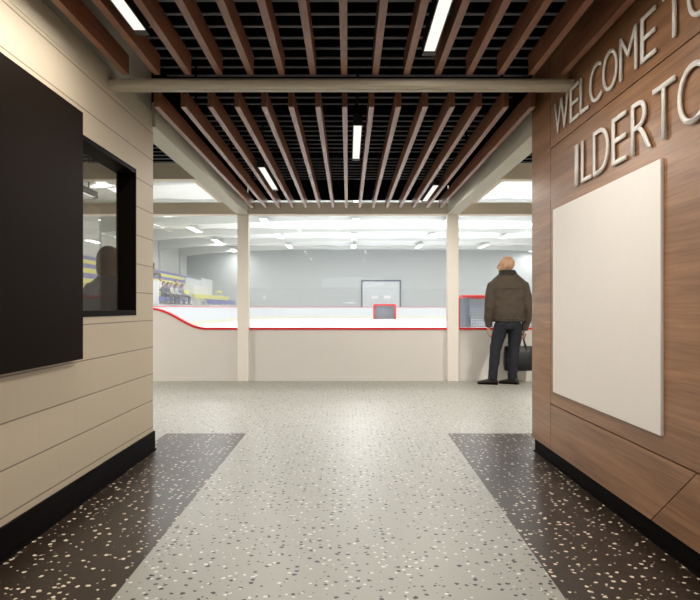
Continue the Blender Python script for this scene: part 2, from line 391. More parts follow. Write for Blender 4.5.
# cream rolling grille housing across the corridor
gh = empty('grille_housing', (0, 3.92, 2.43)); tag(gh, 'cream rounded housing spanning the corridor under the ceiling slats', 'shutter housing')
prof = [(0.135, 0.056), (0.06, 0.058), (0.022, 0.054), (0.006, 0.044), (0, 0.030), (0, 0.010), (0.004, 0.004), (0.014, -0.001), (0.03, -0.003), (0.046, -0.003), (0.05, 0.008), (0.125, 0.012), (0.135, 0.03)]
MB().prism([(a, b) for a, b in prof], XL+0.001, XR-0.001, 'X').build('hood', M['cream'], gh)
MB().prism([(0.053, 0.0079), (0.053, -0.001), (0.057, -0.0045), (0.076, -0.0045), (0.080, 0.0079)], XL+0.001, XR-0.001, 'X').build('bottom_rail', M['cream'], gh)
MB().prism([(0.085, 0.009), (0.085, 0.001), (0.090, -0.002), (0.108, -0.002), (0.112, 0.009)], XL+0.001, XR-0.001, 'X').build('guide_rail', M['cream'], gh)

# ------------------------------------------------------------------ wooden slats
ordn = ['first', 'second', 'third', 'fourth', 'fifth', 'sixth', 'seventh', 'eighth', 'ninth', 'tenth', 'eleventh', 'twelfth', 'thirteenth', 'fourteenth', 'fifteenth']
SB = 2.49
def ordl(k, n=15):
    if k == 0: return 'leftmost'
    if k == n-1: return 'rightmost'
    return ordn[k]+' from the left' if k <= n//2 else ordn[n-1-k]+' from the right'
for part, (ya, yb, txt, grp) in enumerate(((-1.5, 3.90, 'in front of the cream housing', 'ceiling slats in front of the cream housing'), (4.52, 9.09, 'beyond the cream housing', 'ceiling slats beyond the cream housing'))):
    me = None
    for k in range(15):
        if me is None:
            o = MB().box(-0.019, 0.019, ya, yb, 0, 0.12, bev=0.0015).build('ceiling_slat', M['slat']); me = o.data
        else:
            o = bpy.data.objects.new('ceiling_slat', me); C.objects.link(o)
        o.location = (-1.353+0.19*k, 0, SB)
        tag(o, 'wooden ceiling slat %s, %s' % (txt, ordl(k)), 'ceiling slat', grp)
cr = MB()
for yy in (-1.0, 1.2, 3.0, 5.0, 6.5, 8.0): cr.box(-1.44, XR-0.01, yy, yy+0.04, SB+0.12, SB+0.15)
for yy in (-1.0, 1.2, 3.0, 5.0, 6.5, 8.0):
    for xx in (-1.2, 1.2): cr.box(xx, xx+0.012, yy+0.01, yy+0.03, SB+0.15, DECK)
struct('trim_14', cr, M['deck'])

# ------------------------------------------------------------------ linear lamps
def linear_lamp(x, y0, y1, label, z=2.50, power=LAMP_W):
    L = y1-y0
    t = empty('linear_lamp', (x, y0, z)); tag(t, label, 'ceiling lamp', 'black linear lamps')
    MB().box(-0.036, 0.036, 0, L, 0.006, 0.075).box(-0.036, -0.031, 0, L, -0.006, 0.006).box(0.031, 0.036, 0, L, -0.006, 0.006).build('housing', M['lamp_black'], t)
    MB().box(-0.0305, 0.0305, 0.02, L-0.045, -0.003, 0.0055).build('diffuser', M['glow'], t)
    MB().box(-0.036, 0.036, L-0.045, L, -0.012, 0.0055).build('end_cap', M['lamp_black'], t)
    MB().box(-0.034, 0.034, 0, 0.018, -0.010, 0.0055).build('end_cap', M['lamp_black'], t)
    for yy in (0.12, L-0.2):
        MB().tube([(0, yy, 0.075), (0, yy, DECK-z-0.001)], 0.008).build('stem', M['lamp_black'], t)
    a = area_light('lamp_light', (x, (y0+y1)/2, z-0.016), 0.06, L-0.08, power, WARM)
    return t
linear_lamp(0.076, 4.97, 6.16, 'black linear lamp with white tube hanging in the middle beyond the cream housing')
linear_lamp(-0.878, 6.45, 7.75, 'black linear lamp between the slats at left beyond the cream housing')
linear_lamp(1.022, 7.40, 8.60, 'black linear lamp between the slats at right, nearest the rink glass')
linear_lamp(0.452, 2.38, 3.60, 'black linear lamp at top right of centre, in front of the cream housing')
linear_lamp(-1.068, 2.11, 3.33, 'black linear lamp at upper left, in front of the cream housing', power=17)
linear_lamp(-3.28, 7.0, 8.3, 'linear lamp seen through the office window, over the side bay', power=LAMP_W)
linear_lamp(0.452, -0.3, 0.95, 'black linear lamp behind the camera, right of centre')
linear_lamp(-1.068, -0.3, 0.95, 'black linear lamp behind the camera, near the block wall')
linear_lamp(3.3, 6.0, 7.3, 'added fill lamp over the right side bay, hidden behind the wooden wall', power=100)  # unseen fill light, added to lift the lobby around posts and dado
linear_lamp(-4.6, 6.0, 7.3, 'added fill lamp over the left side bay, hidden behind the block wall', power=100)  # second unseen fill, added to brighten the lobby from the left

# ------------------------------------------------------------------ wall pieces
t = empty('wall_panel', (XL, 3.43, 0.797)); tag(t, 'large blank dark brown panel mounted on the pale block wall', 'wall panel')
MB().box(0.03, 0.05, -2.35, 0, 0, 1.32, bev=0.002).build('panel_face', M['dark_panel'], t)
MB().box(0.001, 0.03, -2.2, -0.35, 0.2, 1.1).build('mounting_frame', M['black'], t)

t = MB().box(-0.015, -0.0005, 2.81, 4.287, 0.5075, 1.727, bev=0.0015).build('display_board', M['board_white']); t.location = (XR, 0, 0)
tag(t, 'blank white rectangular board mounted on the walnut wall under the lettering', 'board')

def text_mesh(ch):
    cu = bpy.data.curves.new('glyph', 'FONT'); cu.body = ch; cu.size = 1; cu.extrude = 0.0; cu.offset = -0.014; cu.resolution_u = 8; cu.fill_mode = 'FRONT'
    o = bpy.data.objects.new('glyph', cu); C.objects.link(o)
    dg = bpy.context.evaluated_depsgraph_get(); dg.update()
    me = bpy.data.meshes.new_from_object(o.evaluated_get(dg)); bpy.data.objects.remove(o); return me
XF = XR-0.016
def sign(name, label, letters, zb, zt):
    root = empty(name, (XR, 877/(letters[0][1]-348), zb)); tag(root, label, 'lettering')
    for ch, xa, xb in letters:
        ya, yb = 877/(xa-348), 877/(xb-348)     # far, near
        me = text_mesh(ch)
        vs = [v.co.copy() for v in me.vertices]
        x0 = min(v.x for v in vs); x1 = max(v.x for v in vs); y0 = min(v.y for v in vs); y1 = max(v.y for v in vs)
        bm = bmesh.new(); bm.from_mesh(me)
        for v in bm.verts:
            u = (v.co.x-x0)/(x1-x0); h = (v.co.y-y0)/(y1-y0)
            v.co = Vector((XF-root.location.x, ya+(yb-ya)*u-root.location.y, (zt-zb)*h))
        bmesh.ops.remove_doubles(bm, verts=bm.verts[:], dist=1e-5)
        r = bmesh.ops.extrude_face_region(bm, geom=bm.faces[:])
        for v in [e for e in r['geom'] if isinstance(e, bmesh.types.BMVert)]: v.co.x += 0.008
        bmesh.ops.recalc_face_normals(bm, faces=bm.faces[:])
        me2 = bpy.data.meshes.new('letter'); bm.to_mesh(me2); bm.free(); me2.materials.append(M['letter'])
        o = bpy.data.objects.new('letter', me2); C.objects.link(o); o.parent = root
        pin = MB(); yc = (ya+yb)/2-root.location.y
        zc = (zt-zb)*0.5
        bpy.data.meshes.remove(me)
    return root
sign('wall_lettering', 'raised pale letters WELCOME TO, upper line on the walnut wall',
     [('W', 553.8, 567.6), ('E', 569.4, 577.9), ('L', 579.4, 587.4), ('C', 589, 600.5), ('O', 602, 616.4), ('M', 619, 636), ('E', 640, 654.9), ('T', 662, 685.5), ('O', 686.5, 714)], 2.213, 2.426)
sign('wall_lettering', 'raised pale letters ILDERTO, lower line above the white board',
     [('I', 574.4, 577.2), ('L', 580.7, 590.2), ('D', 592.6, 607.7), ('E', 611.2, 625.3), ('R', 630.4, 650), ('T', 652, 674.1), ('O', 677, 709)], 1.805, 2.051)

# ------------------------------------------------------------------ arena
ICE = 0.12
RY0, RY1, RXL, RXR, RR = YG+0.12, 59.5, -8.4, 15.2, 7.0
struct('floor_arena', MB().box(-16.1, 24, YG+0.10, 64, -0.1, ICE-0.02), M['concrete'])
def rink_outline(r_off=0):
    pts = [(RXL-r_off, RY0)]
    for k in range(13):
        a = PI-(PI/2)*k/12; pts.append((RXL+RR+(RR+r_off)*math.cos(a), RY1-RR+(RR+r_off)*math.sin(a)))
    for k in range(13):
        a = PI/2-(PI/2)*k/12; pts.append((RXR-RR+(RR+r_off)*math.cos(a), RY1-RR+(RR+r_off)*math.sin(a)))
    pts.append((RXR+r_off, RY0)); return pts
struct('floor_ice', MB().prism(rink_outline(), ICE-0.019, ICE, 'Z'), M['ice'])
def band(inner, outer, z0, z1):
    mb = MB(); A = rink_outline(inner); B = rink_outline(outer)
    for i in range(len(A)-1):
        mb.prism([A[i], A[i+1], B[i+1], B[i]], z0, z1, 'Z')
    return mb
rbd = band(0.005, 0.10, ICE, 1.12); ro = rbd.build('rink_boards', M['rink_board'])
tag(ro, 'white rink boards running round the ice with a thin red top rail', 'rink boards'); 
band(-0.02, 0.12, 1.1205, 1.155).build('top_rail', mat('pale_red_rail', (216, 92, 92), 0.5), ro)
band(-0.012, 0.004, ICE+0.001, ICE+0.20).build('kick_strip', M['yellow_kick'], ro)
gl = band(0.03, 0.045, 1.156, 2.80).build('rink_glass', M['plexi'], ro)
# faint line markings on ice
def ice_line(y, wdt, col, lab):
    o = MB().box(RXL+0.1, RXR-0.1, y, y+wdt, ICE+0.0005, ICE+0.004).build('trim_19', mat('ice_line', col, 0.4)); o['kind'] = 'structure'
ice_line(34.5, 0.3, (236, 196, 198), ''); ice_line(26, 0.3, (206, 216, 236), ''); ice_line(43, 0.3, (206, 216, 236), '')

AH = 6.95
FY = 64.0
struct('wall_arena_far', MB().box(-16.1, 24, FY, FY+0.2, 0, AH+0.6), M['arena_wall'])
struct('wall_arena_left', MB().box(-16.3, -16.1, YG+0.1, FY+0.2, 0, AH+0.6), M['arena_wall_side'])
struct('wall_arena_right', MB().box(24, 24.2, YG+0.1, FY+0.2, 0, AH+0.6), M['arena_wall_side'])
struct('wall_arena_near', MB().box(-16.3, 24.2, YG+0.0, YG+0.1, DECK+0.101, AH+0.6).box(-16.3, -6.1, YG, YG+0.1, 0, DECK+0.1).box(6.1, 24.2, YG, YG+0.1, 0, DECK+0.1), M['arena_wall_side'])
# sagging fabric ceiling between frames
cm = MB(); nx, step = 26, 0.65
frames = [61-6.5*k for k in range(8)]
rows = []
y = YG+0.1; ys = []
while y < FY: ys.append(y); y += step
ys.append(FY)
for yy in ys:
    ph = ((61-yy) % 6.5)/6.5
    r = []
    for i in range(nx+1):
        x = -16.1+40.1*i/nx
        z = AH+0.05+0.10*math.sin(PI*ph)*-1+0.06*noise.noise(Vector((x*0.5, yy*0.7, 0)))+0.05*math.sin(x*2.4)
        if abs((x+16.1)) < 2: z += 0
        r.append(cm.bm.verts.new((x, yy, z)))
    rows.append(r)
for j in range(len(rows)-1):
    for i in range(nx):
        f = cm.bm.faces.new((rows[j][i], rows[j+1][i], rows[j+1][i+1], rows[j][i+1])); f.smooth = True
struct('ceiling_arena', cm, M['arena_ceiling'])
# portal frames (haunched rafters + columns)
for k, yy in enumerate(frames):
    def rz(x):
        ax = [(-16.1, 5.95), (-13.5, 6.25), (-10, 6.48), (-4, 6.72), (4, 6.80), (12, 6.72), (18, 6.48), (21.5, 6.25), (24, 5.95)]
        for a, b in zip(ax, ax[1:]):
            if a[0] <= x <= b[0]: return a[1]+(b[1]-a[1])*(x-a[0])/(b[0]-a[0])
    pts = [(x, rz(x)) for x in (-16.1, -13.5, -10, -4, 4, 12, 18, 21.5, 24)]
    top = [(24, AH+0.1), (-16.1, AH+0.1)]
    struct('trim_%d' % (21+k), MB().prism(pts+top, yy-0.12, yy+0.12, 'Y').box(-16.1, -15.92, yy-0.1, yy+0.1, 0.1, 6.0).box(23.82, 24, yy-0.1, yy+0.1, 0.1, 6.0), M['steel_white'])
# arena lamps
proto = None
def arena_lamp(x, y, label):
    t = empty('arena_lamp', (x, y, 6.62)); tag(t, label, 'ceiling lamp', 'strip lamps under the arena ceiling')
    MB().box(-0.24, 0.24, -1.6, 1.6, 0.0, 0.08).build('housing', M['steel_white'], t)
    MB().box(-0.22, 0.22, -1.55, 1.55, -0.02, -0.001).build('diffuser', M['glow_arena'], t)
    for q in (-1, 1): MB().tube([(0, q, 0.08), (0, q, 0.30)], 0.015, 6).build('hanger', M['steel_white'], t)
    area_light('arena_light', (x, y, 6.59), 0.44, 3.1, ARENA_W, (1.0, 0.995, 0.98))
cols = [(-10.9, 'leftmost', 4), (-5.3, 'second', 0), (0.5, 'third', 0), (6.4, 'fourth', 0), (12.2, 'fifth', 0), (18.0, 'rightmost', 4)]
for x, nm, o_ in cols:
    for j in range(6):
        y = 61.6-8.1*j-(0 if o_ == 4 else 4.0)
        arena_lamp(x, y, 'white strip lamp under the arena ceiling, %s column, %s from the far wall' % (nm, ordn[j]))
# overhead door on far wall
dw = struct('door_2', MB().box(1.45, 5.15, FY-0.06, FY-0.001, 0.1, 3.72), M['door_white'])
MB().box(1.30, 1.45, FY-0.10, FY-0.001, 0.1, 3.87).box(5.15, 5.30, FY-0.10, FY-0.001, 0.1, 3.87).box(1.45, 5.15, FY-0.10, FY-0.001, 3.72, 3.87).build('door_frame', M['door_frame'], dw)
for xx in (2.35, 3.6):
    MB().box(xx, xx+0.65, FY-0.07, FY-0.062, 2.0, 2.3).build('door_window', emit('door_lite_glow', (255, 255, 255), 1.0), dw)  # panes glow by themselves, standing in for light from behind
o = MB().box(-0.12, 0.12, -0.12, 0, 0, 0.42, bev=0.01).build('wall_box', M['door_white']); o.location = (-8.35, FY-0.001, 1.92)
MB().box(-0.08, 0.08, -0.13, -0.121, 0.05, 0.35).build('box_cover', M['steel_white'], o)
tag(o, 'small white box mounted on the grey far arena wall', 'wall box')

# ------------------------------------------------------------------ bleachers
def bx_(i): return -(10.3+0.7*i)
def bh_(i): return EYE+0.62+0.34*i
ROWEND = [40.3, 43.5, 46.5, 47.8, 50.8, 54.5, 60.0, 61.5]
stp = MB()
for i in range(8):
    x1 = bx_(i)+0.35; x0 = bx_(i)-0.35 if i < 7 else -16.05
    stp.box(x0, x1, 18, ROWEND[i]+0.4, ICE, bh_(i)-0.42)
struct('trim_40', stp, M['concrete'])
st2 = MB()
st2.box(bx_(0)-0.35, bx_(0)+0.35, 46, 58.5, ICE, bh_(0)-0.38).box(bx_(1)-0.35, bx_(1)+0.35, 46, 59, ICE, bh_(1)-0.36)
st2.box(-12.35, bx_(2)+0.34, 47.2, 53.6, ICE, 2.78).box(-12.35, bx_(2)+0.34, 53.7, 59.4, ICE, bh_(2)-0.33)
st2.box(-12.75, -12.06, 59.6, 62.4, ICE, bh_(3)-0.42)
struct('trim_41', st2, M['concrete'])
struct('wall_vomitory', MB().box(-12.5, -12.4, 49.0, 54.2, ICE, 3.40), M['arena_wall'])
dv = struct('door_3', MB().box(-12.5, -12.40, 54.25, 58.5, bh_(2)-0.29, 3.62), M['door_white'])
struct('trim_42', MB().box(bx_(0)+0.36, bx_(0)+0.42, 18, 59, ICE, bh_(0)-0.50), M['rink_board'])
def bench(x, z, y0, y1, m, label, fh=0.24):
    t = empty('bleacher_bench', (x, y0, z)); L = y1-y0
    tag(t, label, 'bench', 'bleacher benches')
    MB().box(-0.17, 0.17, 0, L, -0.04, 0, bev=0.01).build('seat', m, t)
    MB().box(0.15, 0.175, 0, L, -fh, -0.041).build('fascia', m, t)
    q = 0.4
    while q < L: MB().box(-0.1, 0.1, q, q+0.06, -0.42, -0.041).build('support', M['steel_white'], t); q += 2.4
colr = ['blue', 'yellow', 'yellow', 'blue', 'yellow', 'blue', 'yellow', 'blue']
for i in range(8):
    c = colr[i]
    bench(bx_(i), bh_(i), 18.2, ROWEND[i], M['bench_'+c], '%s bleacher bench, %s row up in the long section by the spectators' % (c, ordn[i]))
bench(bx_(0), bh_(0)+0.04, 46.2, 57.3, M['bench_blue'], 'blue bleacher bench, lower row of the short far section', 0.34)
bench(bx_(1), bh_(1)+0.06, 45.2, 58.2, M['bench_yellow'], 'yellow bleacher bench, upper row of the short far section', 0.34)
bench(bx_(3), bh_(3), 59.8, 62.2, M['bench_yellow'], 'short yellow bleacher bench beyond the white door')

# white cabinet-like panel beside the spectators
o = MB().box(0, 0.9, 0, 0.08, 0, 1.28, bev=0.01).build('partition_panel', mat('panel_white', (240, 242, 242), 0.5)); o.location = (-10.2, 31.4, 1.15)
MB().box(0.02, 0.88, -0.02, -0.001, 0.04, 0.10).build('bottom_rail', M['steel_white'], o)
for q in (0.05, 0.80): MB().box(q, q+0.05, 0.0, 0.06, -1.05, -0.001).build('leg', M['steel_white'], o)
tag(o, 'plain white upright panel at left of the seated spectators', 'panel')

# ------------------------------------------------------------------ hockey goals
def hockey_goal(loc, rz, label, cell, fr=0.048):
    t = empty('hockey_goal', loc, rz); tag(t, label, 'hockey goal', 'hockey goals')
    W, H, D = 0.915, 1.22, 1.05
    f = MB()
    r = 0.07
    arc = [(-W, 0, 0), (-W, 0, H-r)]+[(-W+r-r*math.cos(a), 0, H-r+r*math.sin(a)) for a in (PI/6, PI/3, PI/2)]
    arc += [(-x, y, z) for x, y, z in arc[::-1]]
    f.tube(arc, fr, 12); f.build('goal_frame', M['goal_red'], t)
    b = MB(); b.tube([(-W, 0, 0.03), (-W*1.02, D*0.6, 0.03), (-W*0.75, D, 0.03), (0, D, 0.03), (W*0.75, D, 0.03), (W*1.02, D*0.6, 0.03), (W, 0, 0.03)], 0.028, 10)
    b.tube([(0, D, 0.03), (0, 0.52, H-0.02), (0, 0.0, H-0.0)], 0.022, 10)
    b.tube([(-W, 0, H-0.02), (-W*0.85, 0.5, H-0.03), (0, 0.52, H-0.02), (W*0.85, 0.5, H-0.03), (W, 0, H-0.02)], 0.02, 8)
    b.build('base_frame', M['goal_red'], t)
    n = MB(); bm = n.bm
    def grid(P, nu, nv):
        g = [[bm.verts.new(P(i/nu, j/nv)) for i in range(nu+1)] for j in range(nv+1)]
        for j in range(nv):
            for i in range(nu): bm.faces.new((g[j][i], g[j][i+1], g[j+1][i+1], g[j+1][i]))
    cu = int(1.8/cell); cv = int(1.2/cell); cd_ = int(0.9/cell)
    grid(lambda u, v: (W*0.985*(2*u-1), D-(D-0.52)*v-0.02+0.01*math.sin(u*40+v*30), 0.03+(H-0.06)*v), cu, cv)
    for s in (-1, 1):
        grid(lambda u, v: (s*W*(1.0-0.12*u), u*(D-(D-0.52)*v), 0.03+(H-0.06)*v), cd_, cv)
    grid(lambda u, v: (W*0.97*(2*u-1)*(1-0.12*v), v*0.52, H-0.02), cu, max(4, cd_//2))
    o = n.build('net', M['net'], t, recalc=False)
    wf = o.modifiers.new('wire', 'WIREFRAME'); wf.thickness = cell*0.62; wf.use_replace = True
    return t
hockey_goal((3.63+0.02, 15.7, ICE), PI, 'large red framed hockey goal close behind the glass, beside the standing man', 0.038)
hockey_goal((3.15, 55.0, ICE), 0, 'small distant red hockey goal at the far end of the ice', 0.09, 0.07)

# ------------------------------------------------------------------ people
M['skin'] = mat('skin_tan', (196, 156, 126), 0.5, noise_amt=0.06)
M['jacket'] = mat('olive_brown_jacket', (72, 62, 50), 0.75, noise_amt=0.15, noise_scale=12, bump=0.3, bump_scale=40)
M['collar'] = mat('dark_collar', (44, 38, 33), 0.85)
M['jeans'] = mat('dark_navy_jeans', (24, 26, 36), 0.8, noise_amt=0.2, noise_scale=9, bump=0.3, bump_scale=50)
M['shoe'] = mat('dark_shoe', (40, 34, 28), 0.5)
M['bag'] = mat('black_leather', (22, 23, 26), 0.42, bump=0.4, bump_scale=80)
M['stubble'] = mat('grey_hair', (150, 134, 118), 0.9)

def head_mesh(mb, c, s=1.0, yaw=0.0, hair=False):
    # head looking along +Y before yaw; c = centre of the skull
    R = Matrix.Translation(c) @ Matrix.Rotation(yaw, 4, 'Z') @ Matrix.Scale(s, 4)
    start = len(mb.bm.verts)
    vs = []
    def ball(cc, rx, ry, rz, seg=16):
        g = bmesh.ops.create_uvsphere(mb.bm, u_segments=seg, v_segments=seg//2+2, radius=1, matrix=R @ Matrix.Translation(cc) @ Matrix.Diagonal((rx, ry, rz, 1)))
    ball((0, -0.012, 0.025), 0.077, 0.096, 0.092, 24)       # cranium
    ball((0, 0.028, -0.035), 0.062, 0.066, 0.080, 20)     # face
    ball((0, 0.052, -0.092), 0.036, 0.034, 0.030)         # chin
    ball((0.045, 0.045, -0.03), 0.022, 0.02, 0.024); ball((-0.045, 0.045, -0.03), 0.022, 0.02, 0.024)   # cheeks
    ball((0, 0.078, 0.022), 0.050, 0.016, 0.012)          # brow
    ball((0, 0.103, -0.020), 0.014, 0.020, 0.016); ball((0, 0.092, 0.0), 0.010, 0.014, 0.026)   # nose
    ball((0, 0.088, -0.058), 0.026, 0.012, 0.007); ball((0, 0.086, -0.070), 0.023, 0.012, 0.007)   # lips
    for q in (-1, 1):
        ball((q*0.080, -0.010, -0.012), 0.012, 0.020, 0.032, 12)
        ball((q*0.083, -0.004, 0.006), 0.009, 0.016, 0.014, 12)
def hand_mesh(mb, wrist, side, curl=0.6, s=1.0, fwd=(0, 1, 0)):
    # hand hanging down from the wrist: palm + 4 fingers + thumb
    w_ = Vector(wrist)
    mb.rings([(w_.x, w_.y, w_.z+0.03, 0.022*s, 0.028*s), (w_.x, w_.y, w_.z-0.02, 0.020*s, 0.034*s), (w_.x, w_.y+0.004, w_.z-0.055*s, 0.018*s, 0.042*s), (w_.x, w_.y+0.004, w_.z-0.09*s, 0.016*s, 0.040*s)], 12)
    for k, (oy, L) in enumerate(((0.033, 0.072), (0.012, 0.08), (-0.009, 0.074), (-0.029, 0.058))):
        a = Vector((w_.x, w_.y+oy*s, w_.z-0.085*s)); i_ = -side
        p1 = a+Vector((0.004*i_, 0.002, -L*0.42*s)); p2 = p1+Vector((curl*0.03*i_, 0, -L*0.32*s)); p3 = p2+Vector((curl*0.03*i_, 0, -L*0.16*s))
        mb.tube([a+Vector((0, 0, 0.02)), p1, p2, p3], 0.009, 8, [0.010*s, 0.0095*s, 0.0085*s, 0.007*s])
    a = Vector((w_.x, w_.y+0.028*s, w_.z-0.03*s))
    mb.tube([a, a+Vector((-side*0.014, 0.022, -0.025))*s, a+Vector((-side*0.022, 0.026, -0.055))*s], 0.01, 8, [0.012*s, 0.011*s, 0.0085*s])

# --- standing man with his back to us (local frame: he faces +Y)
man = empty('person', (2.25, 9.0, 0)); tag(man, 'bald person in olive brown jacket and dark jeans standing by the rink glass', 'person')
b = MB()
hc = (-0.020, 0.03, 1.668)
head_mesh(b, hc, 1.14, math.radians(62))
b.rings([(0.0, -0.012, 1.40, 0.075, 0.075), (-0.002, -0.004, 1.50, 0.062, 0.066), (-0.006, 0.008, 1.60, 0.058, 0.064)], 18)
b.rings([(0, 0, 0.86, 0.15, 0.10), (0, 0, 0.95, 0.165, 0.115), (0, 0, 1.10, 0.155, 0.11), (0, 0, 1.28, 0.175, 0.12), (0, 0, 1.40, 0.17, 0.10), (0, 0, 1.46, 0.08, 0.07)], 20)
armL = [(-0.19, 0, 1.39), (-0.245, -0.01, 1.22), (-0.268, -0.015, 1.08), (-0.272, 0.02, 0.95), (-0.262, 0.05, 0.83)]
armR = [(0.19, 0, 1.39), (0.245, -0.01, 1.20), (0.272, -0.015, 1.05), (0.268, 0.02, 0.90), (0.245, 0.06, 0.79)]
b.tube(armL, 0.05, 12, [0.055, 0.05, 0.045, 0.038, 0.03]); b.tube(armR, 0.05, 12, [0.055, 0.05, 0.045, 0.038, 0.03])
legL = [(-0.085, 0, 0.90, 0.08, 0.09), (-0.12, 0.01, 0.70, 0.075, 0.08), (-0.18, 0.0, 0.49, 0.055, 0.06), (-0.20, -0.02, 0.30, 0.05, 0.055), (-0.215, -0.03, 0.09, 0.035, 0.04)]
legR = [(0.085, 0, 0.90, 0.08, 0.09), (0.09, 0.01, 0.70, 0.075, 0.08), (0.085, 0.02, 0.49, 0.055, 0.06), (0.07, 0.015, 0.30, 0.05, 0.055), (0.055, 0.01, 0.09, 0.035, 0.04)]
b.rings(legL, 14); b.rings(legR, 14)
hand_mesh(b, (-0.258, 0.055, 0.80), -1, 0.7); hand_mesh(b, (0.243, 0.065, 0.77), 1, 1.0)
remesh(b.build('body', M['skin'], man), 0.0065, 1)
j = MB()
j.rings([(0.005, 0, 0.880, 0.208, 0.142), (0.005, 0, 0.90, 0.222, 0.152), (0.005, 0, 0.93, 0.214, 0.148), (0.004, -0.005, 1.05, 0.225, 0.158), (0.002, -0.01, 1.20, 0.235, 0.160), (0, -0.014, 1.32, 0.250, 0.158), (0, -0.016, 1.42, 0.250, 0.145), (0, -0.012, 1.475, 0.222, 0.125), (0, -0.006, 1.515, 0.168, 0.112), (0, 0.0, 1.55, 0.12, 0.105), (0, 0.004, 1.57, 0.10, 0.10)], 28, 0.9)
j.tube([(-0.155, -0.008, 1.435), (-0.215, -0.01, 1.385), (-0.250, -0.012, 1.25), (-0.270, -0.02, 1.08), (-0.272, 0.01, 0.96), (-0.263, 0.045, 0.845), (-0.262, 0.05, 0.80)], 0.07, 16, [0.062, 0.080, 0.078, 0.066, 0.060, 0.052, 0.050])
j.tube([(0.155, -0.008, 1.435), (0.215, -0.01, 1.385), (0.252, -0.012, 1.23), (0.276, -0.02, 1.05), (0.272, 0.015, 0.92), (0.252, 0.055, 0.80), (0.247, 0.06, 0.755)], 0.07, 16, [0.062, 0.080, 0.079, 0.070, 0.062, 0.054, 0.052])
jo = remesh(j.build('jacket', M['jacket'], man), 0.010, 2, (0.022, 0.09))
jc = MB(); jc.rings([(0, -0.006, 1.515, 0.150, 0.112), (-0.002, -0.002, 1.55, 0.130, 0.114), (-0.006, 0.004, 1.588, 0.116, 0.112), (-0.006, 0.006, 1.604, 0.104, 0.100)], 28)
remesh(jc.build('collar', M['collar'], man), 0.008, 1)
js = MB()
seam = []
for k in range(15):
    x = -0.20+0.40*k/14; seam.append((x, -0.012-0.157*math.sqrt(max(0, 1-(x/0.262)**2))-0.004, 1.335-0.0))
js.tube(seam, 0.004, 6)
seam = []
for k in range(21):
    a = PI+PI*k/20; seam.append((0.005+0.222*math.cos(a), 0.154*math.sin(a), 0.915))
js.tube(seam, 0.004, 6)
js.build('seam', M['collar'], jo)
p = MB()
p.rings([(0.0, 0, 0.94, 0.175, 0.125), (0.0, 0.0, 0.88, 0.182, 0.135), (0.0, 0.0, 0.82, 0.180, 0.135), (0.0, 0, 0.775, 0.165, 0.120)], 24)
p.rings([(-0.09, 0, 0.86, 0.095, 0.125), (-0.115, 0.01, 0.72, 0.105, 0.112), (-0.145, 0.012, 0.60, 0.090, 0.098), (-0.180, 0.0, 0.48, 0.078, 0.084), (-0.198, -0.015, 0.32, 0.072, 0.080), (-0.214, -0.03, 0.16, 0.064, 0.076), (-0.220, -0.032, 0.065, 0.062, 0.078)], 20)
p.rings([(0.09, 0, 0.86, 0.095, 0.125), (0.098, 0.01, 0.72, 0.102, 0.112), (0.096, 0.02, 0.60, 0.090, 0.098), (0.086, 0.02, 0.48, 0.080, 0.086), (0.070, 0.01, 0.32, 0.074, 0.082), (0.066, 0.005, 0.16, 0.066, 0.076), (0.064, 0.0, 0.065, 0.064, 0.078)], 20)
remesh(p.build('trousers', M['jeans'], man), 0.009, 1, (0.02, 0.07))
for (cx, cy, yaw) in ((-0.225, -0.03, math.radians(72)), (0.075, 0.0, math.radians(58))):
    s_ = MB(); R = Matrix.Translation((cx, cy, 0)) @ Matrix.Rotation(yaw, 4, 'Z')
    secs = [(-0.075, 0.030, 0.05), (-0.05, 0.040, 0.085), (0.0, 0.042, 0.085), (0.06, 0.044, 0.070), (0.12, 0.048, 0.055), (0.17, 0.044, 0.042), (0.205, 0.024, 0.030)]
    ringsv = []
    for (yy, hw, hh) in secs:
        ring = []
        for k in range(14):
            a = 2*PI*k/14; z = 0.006+hh*max(0.0, 0.5+0.5*math.sin(a))
            ring.append(s_.bm.verts.new(R @ Vector((hw*math.cos(a), yy, z))))
        ringsv.append(ring)
    s_._loft(ringsv); shoe = s_.build('shoe', M['shoe'], man)
    s2 = MB(); pts = []
    for (yy, hw, hh) in secs: pts.append(R @ Vector((hw+0.004, yy, 0)))
    for (yy, hw, hh) in secs[::-1]: pts.append(R @ Vector((-hw-0.004, yy, 0)))
    s2.prism([(q.x, q.y) for q in pts], 0.0, 0.016, 'Z'); s2.build('sole', M['black'], shoe)
# eyes, eyebrows
fr_ = Matrix.Translation(hc) @ Matrix.Rotation(math.radians(62), 4, 'Z')
M['eye'] = mat('eye_dark', (60, 48, 40), 0.3)
for q in (-1, 1):
    MB().ball(fr_ @ Vector((q*0.034, 0.098, 0.004)), 0.011, 0.011, 0.009, 10).build('eye', M['eye'], man)

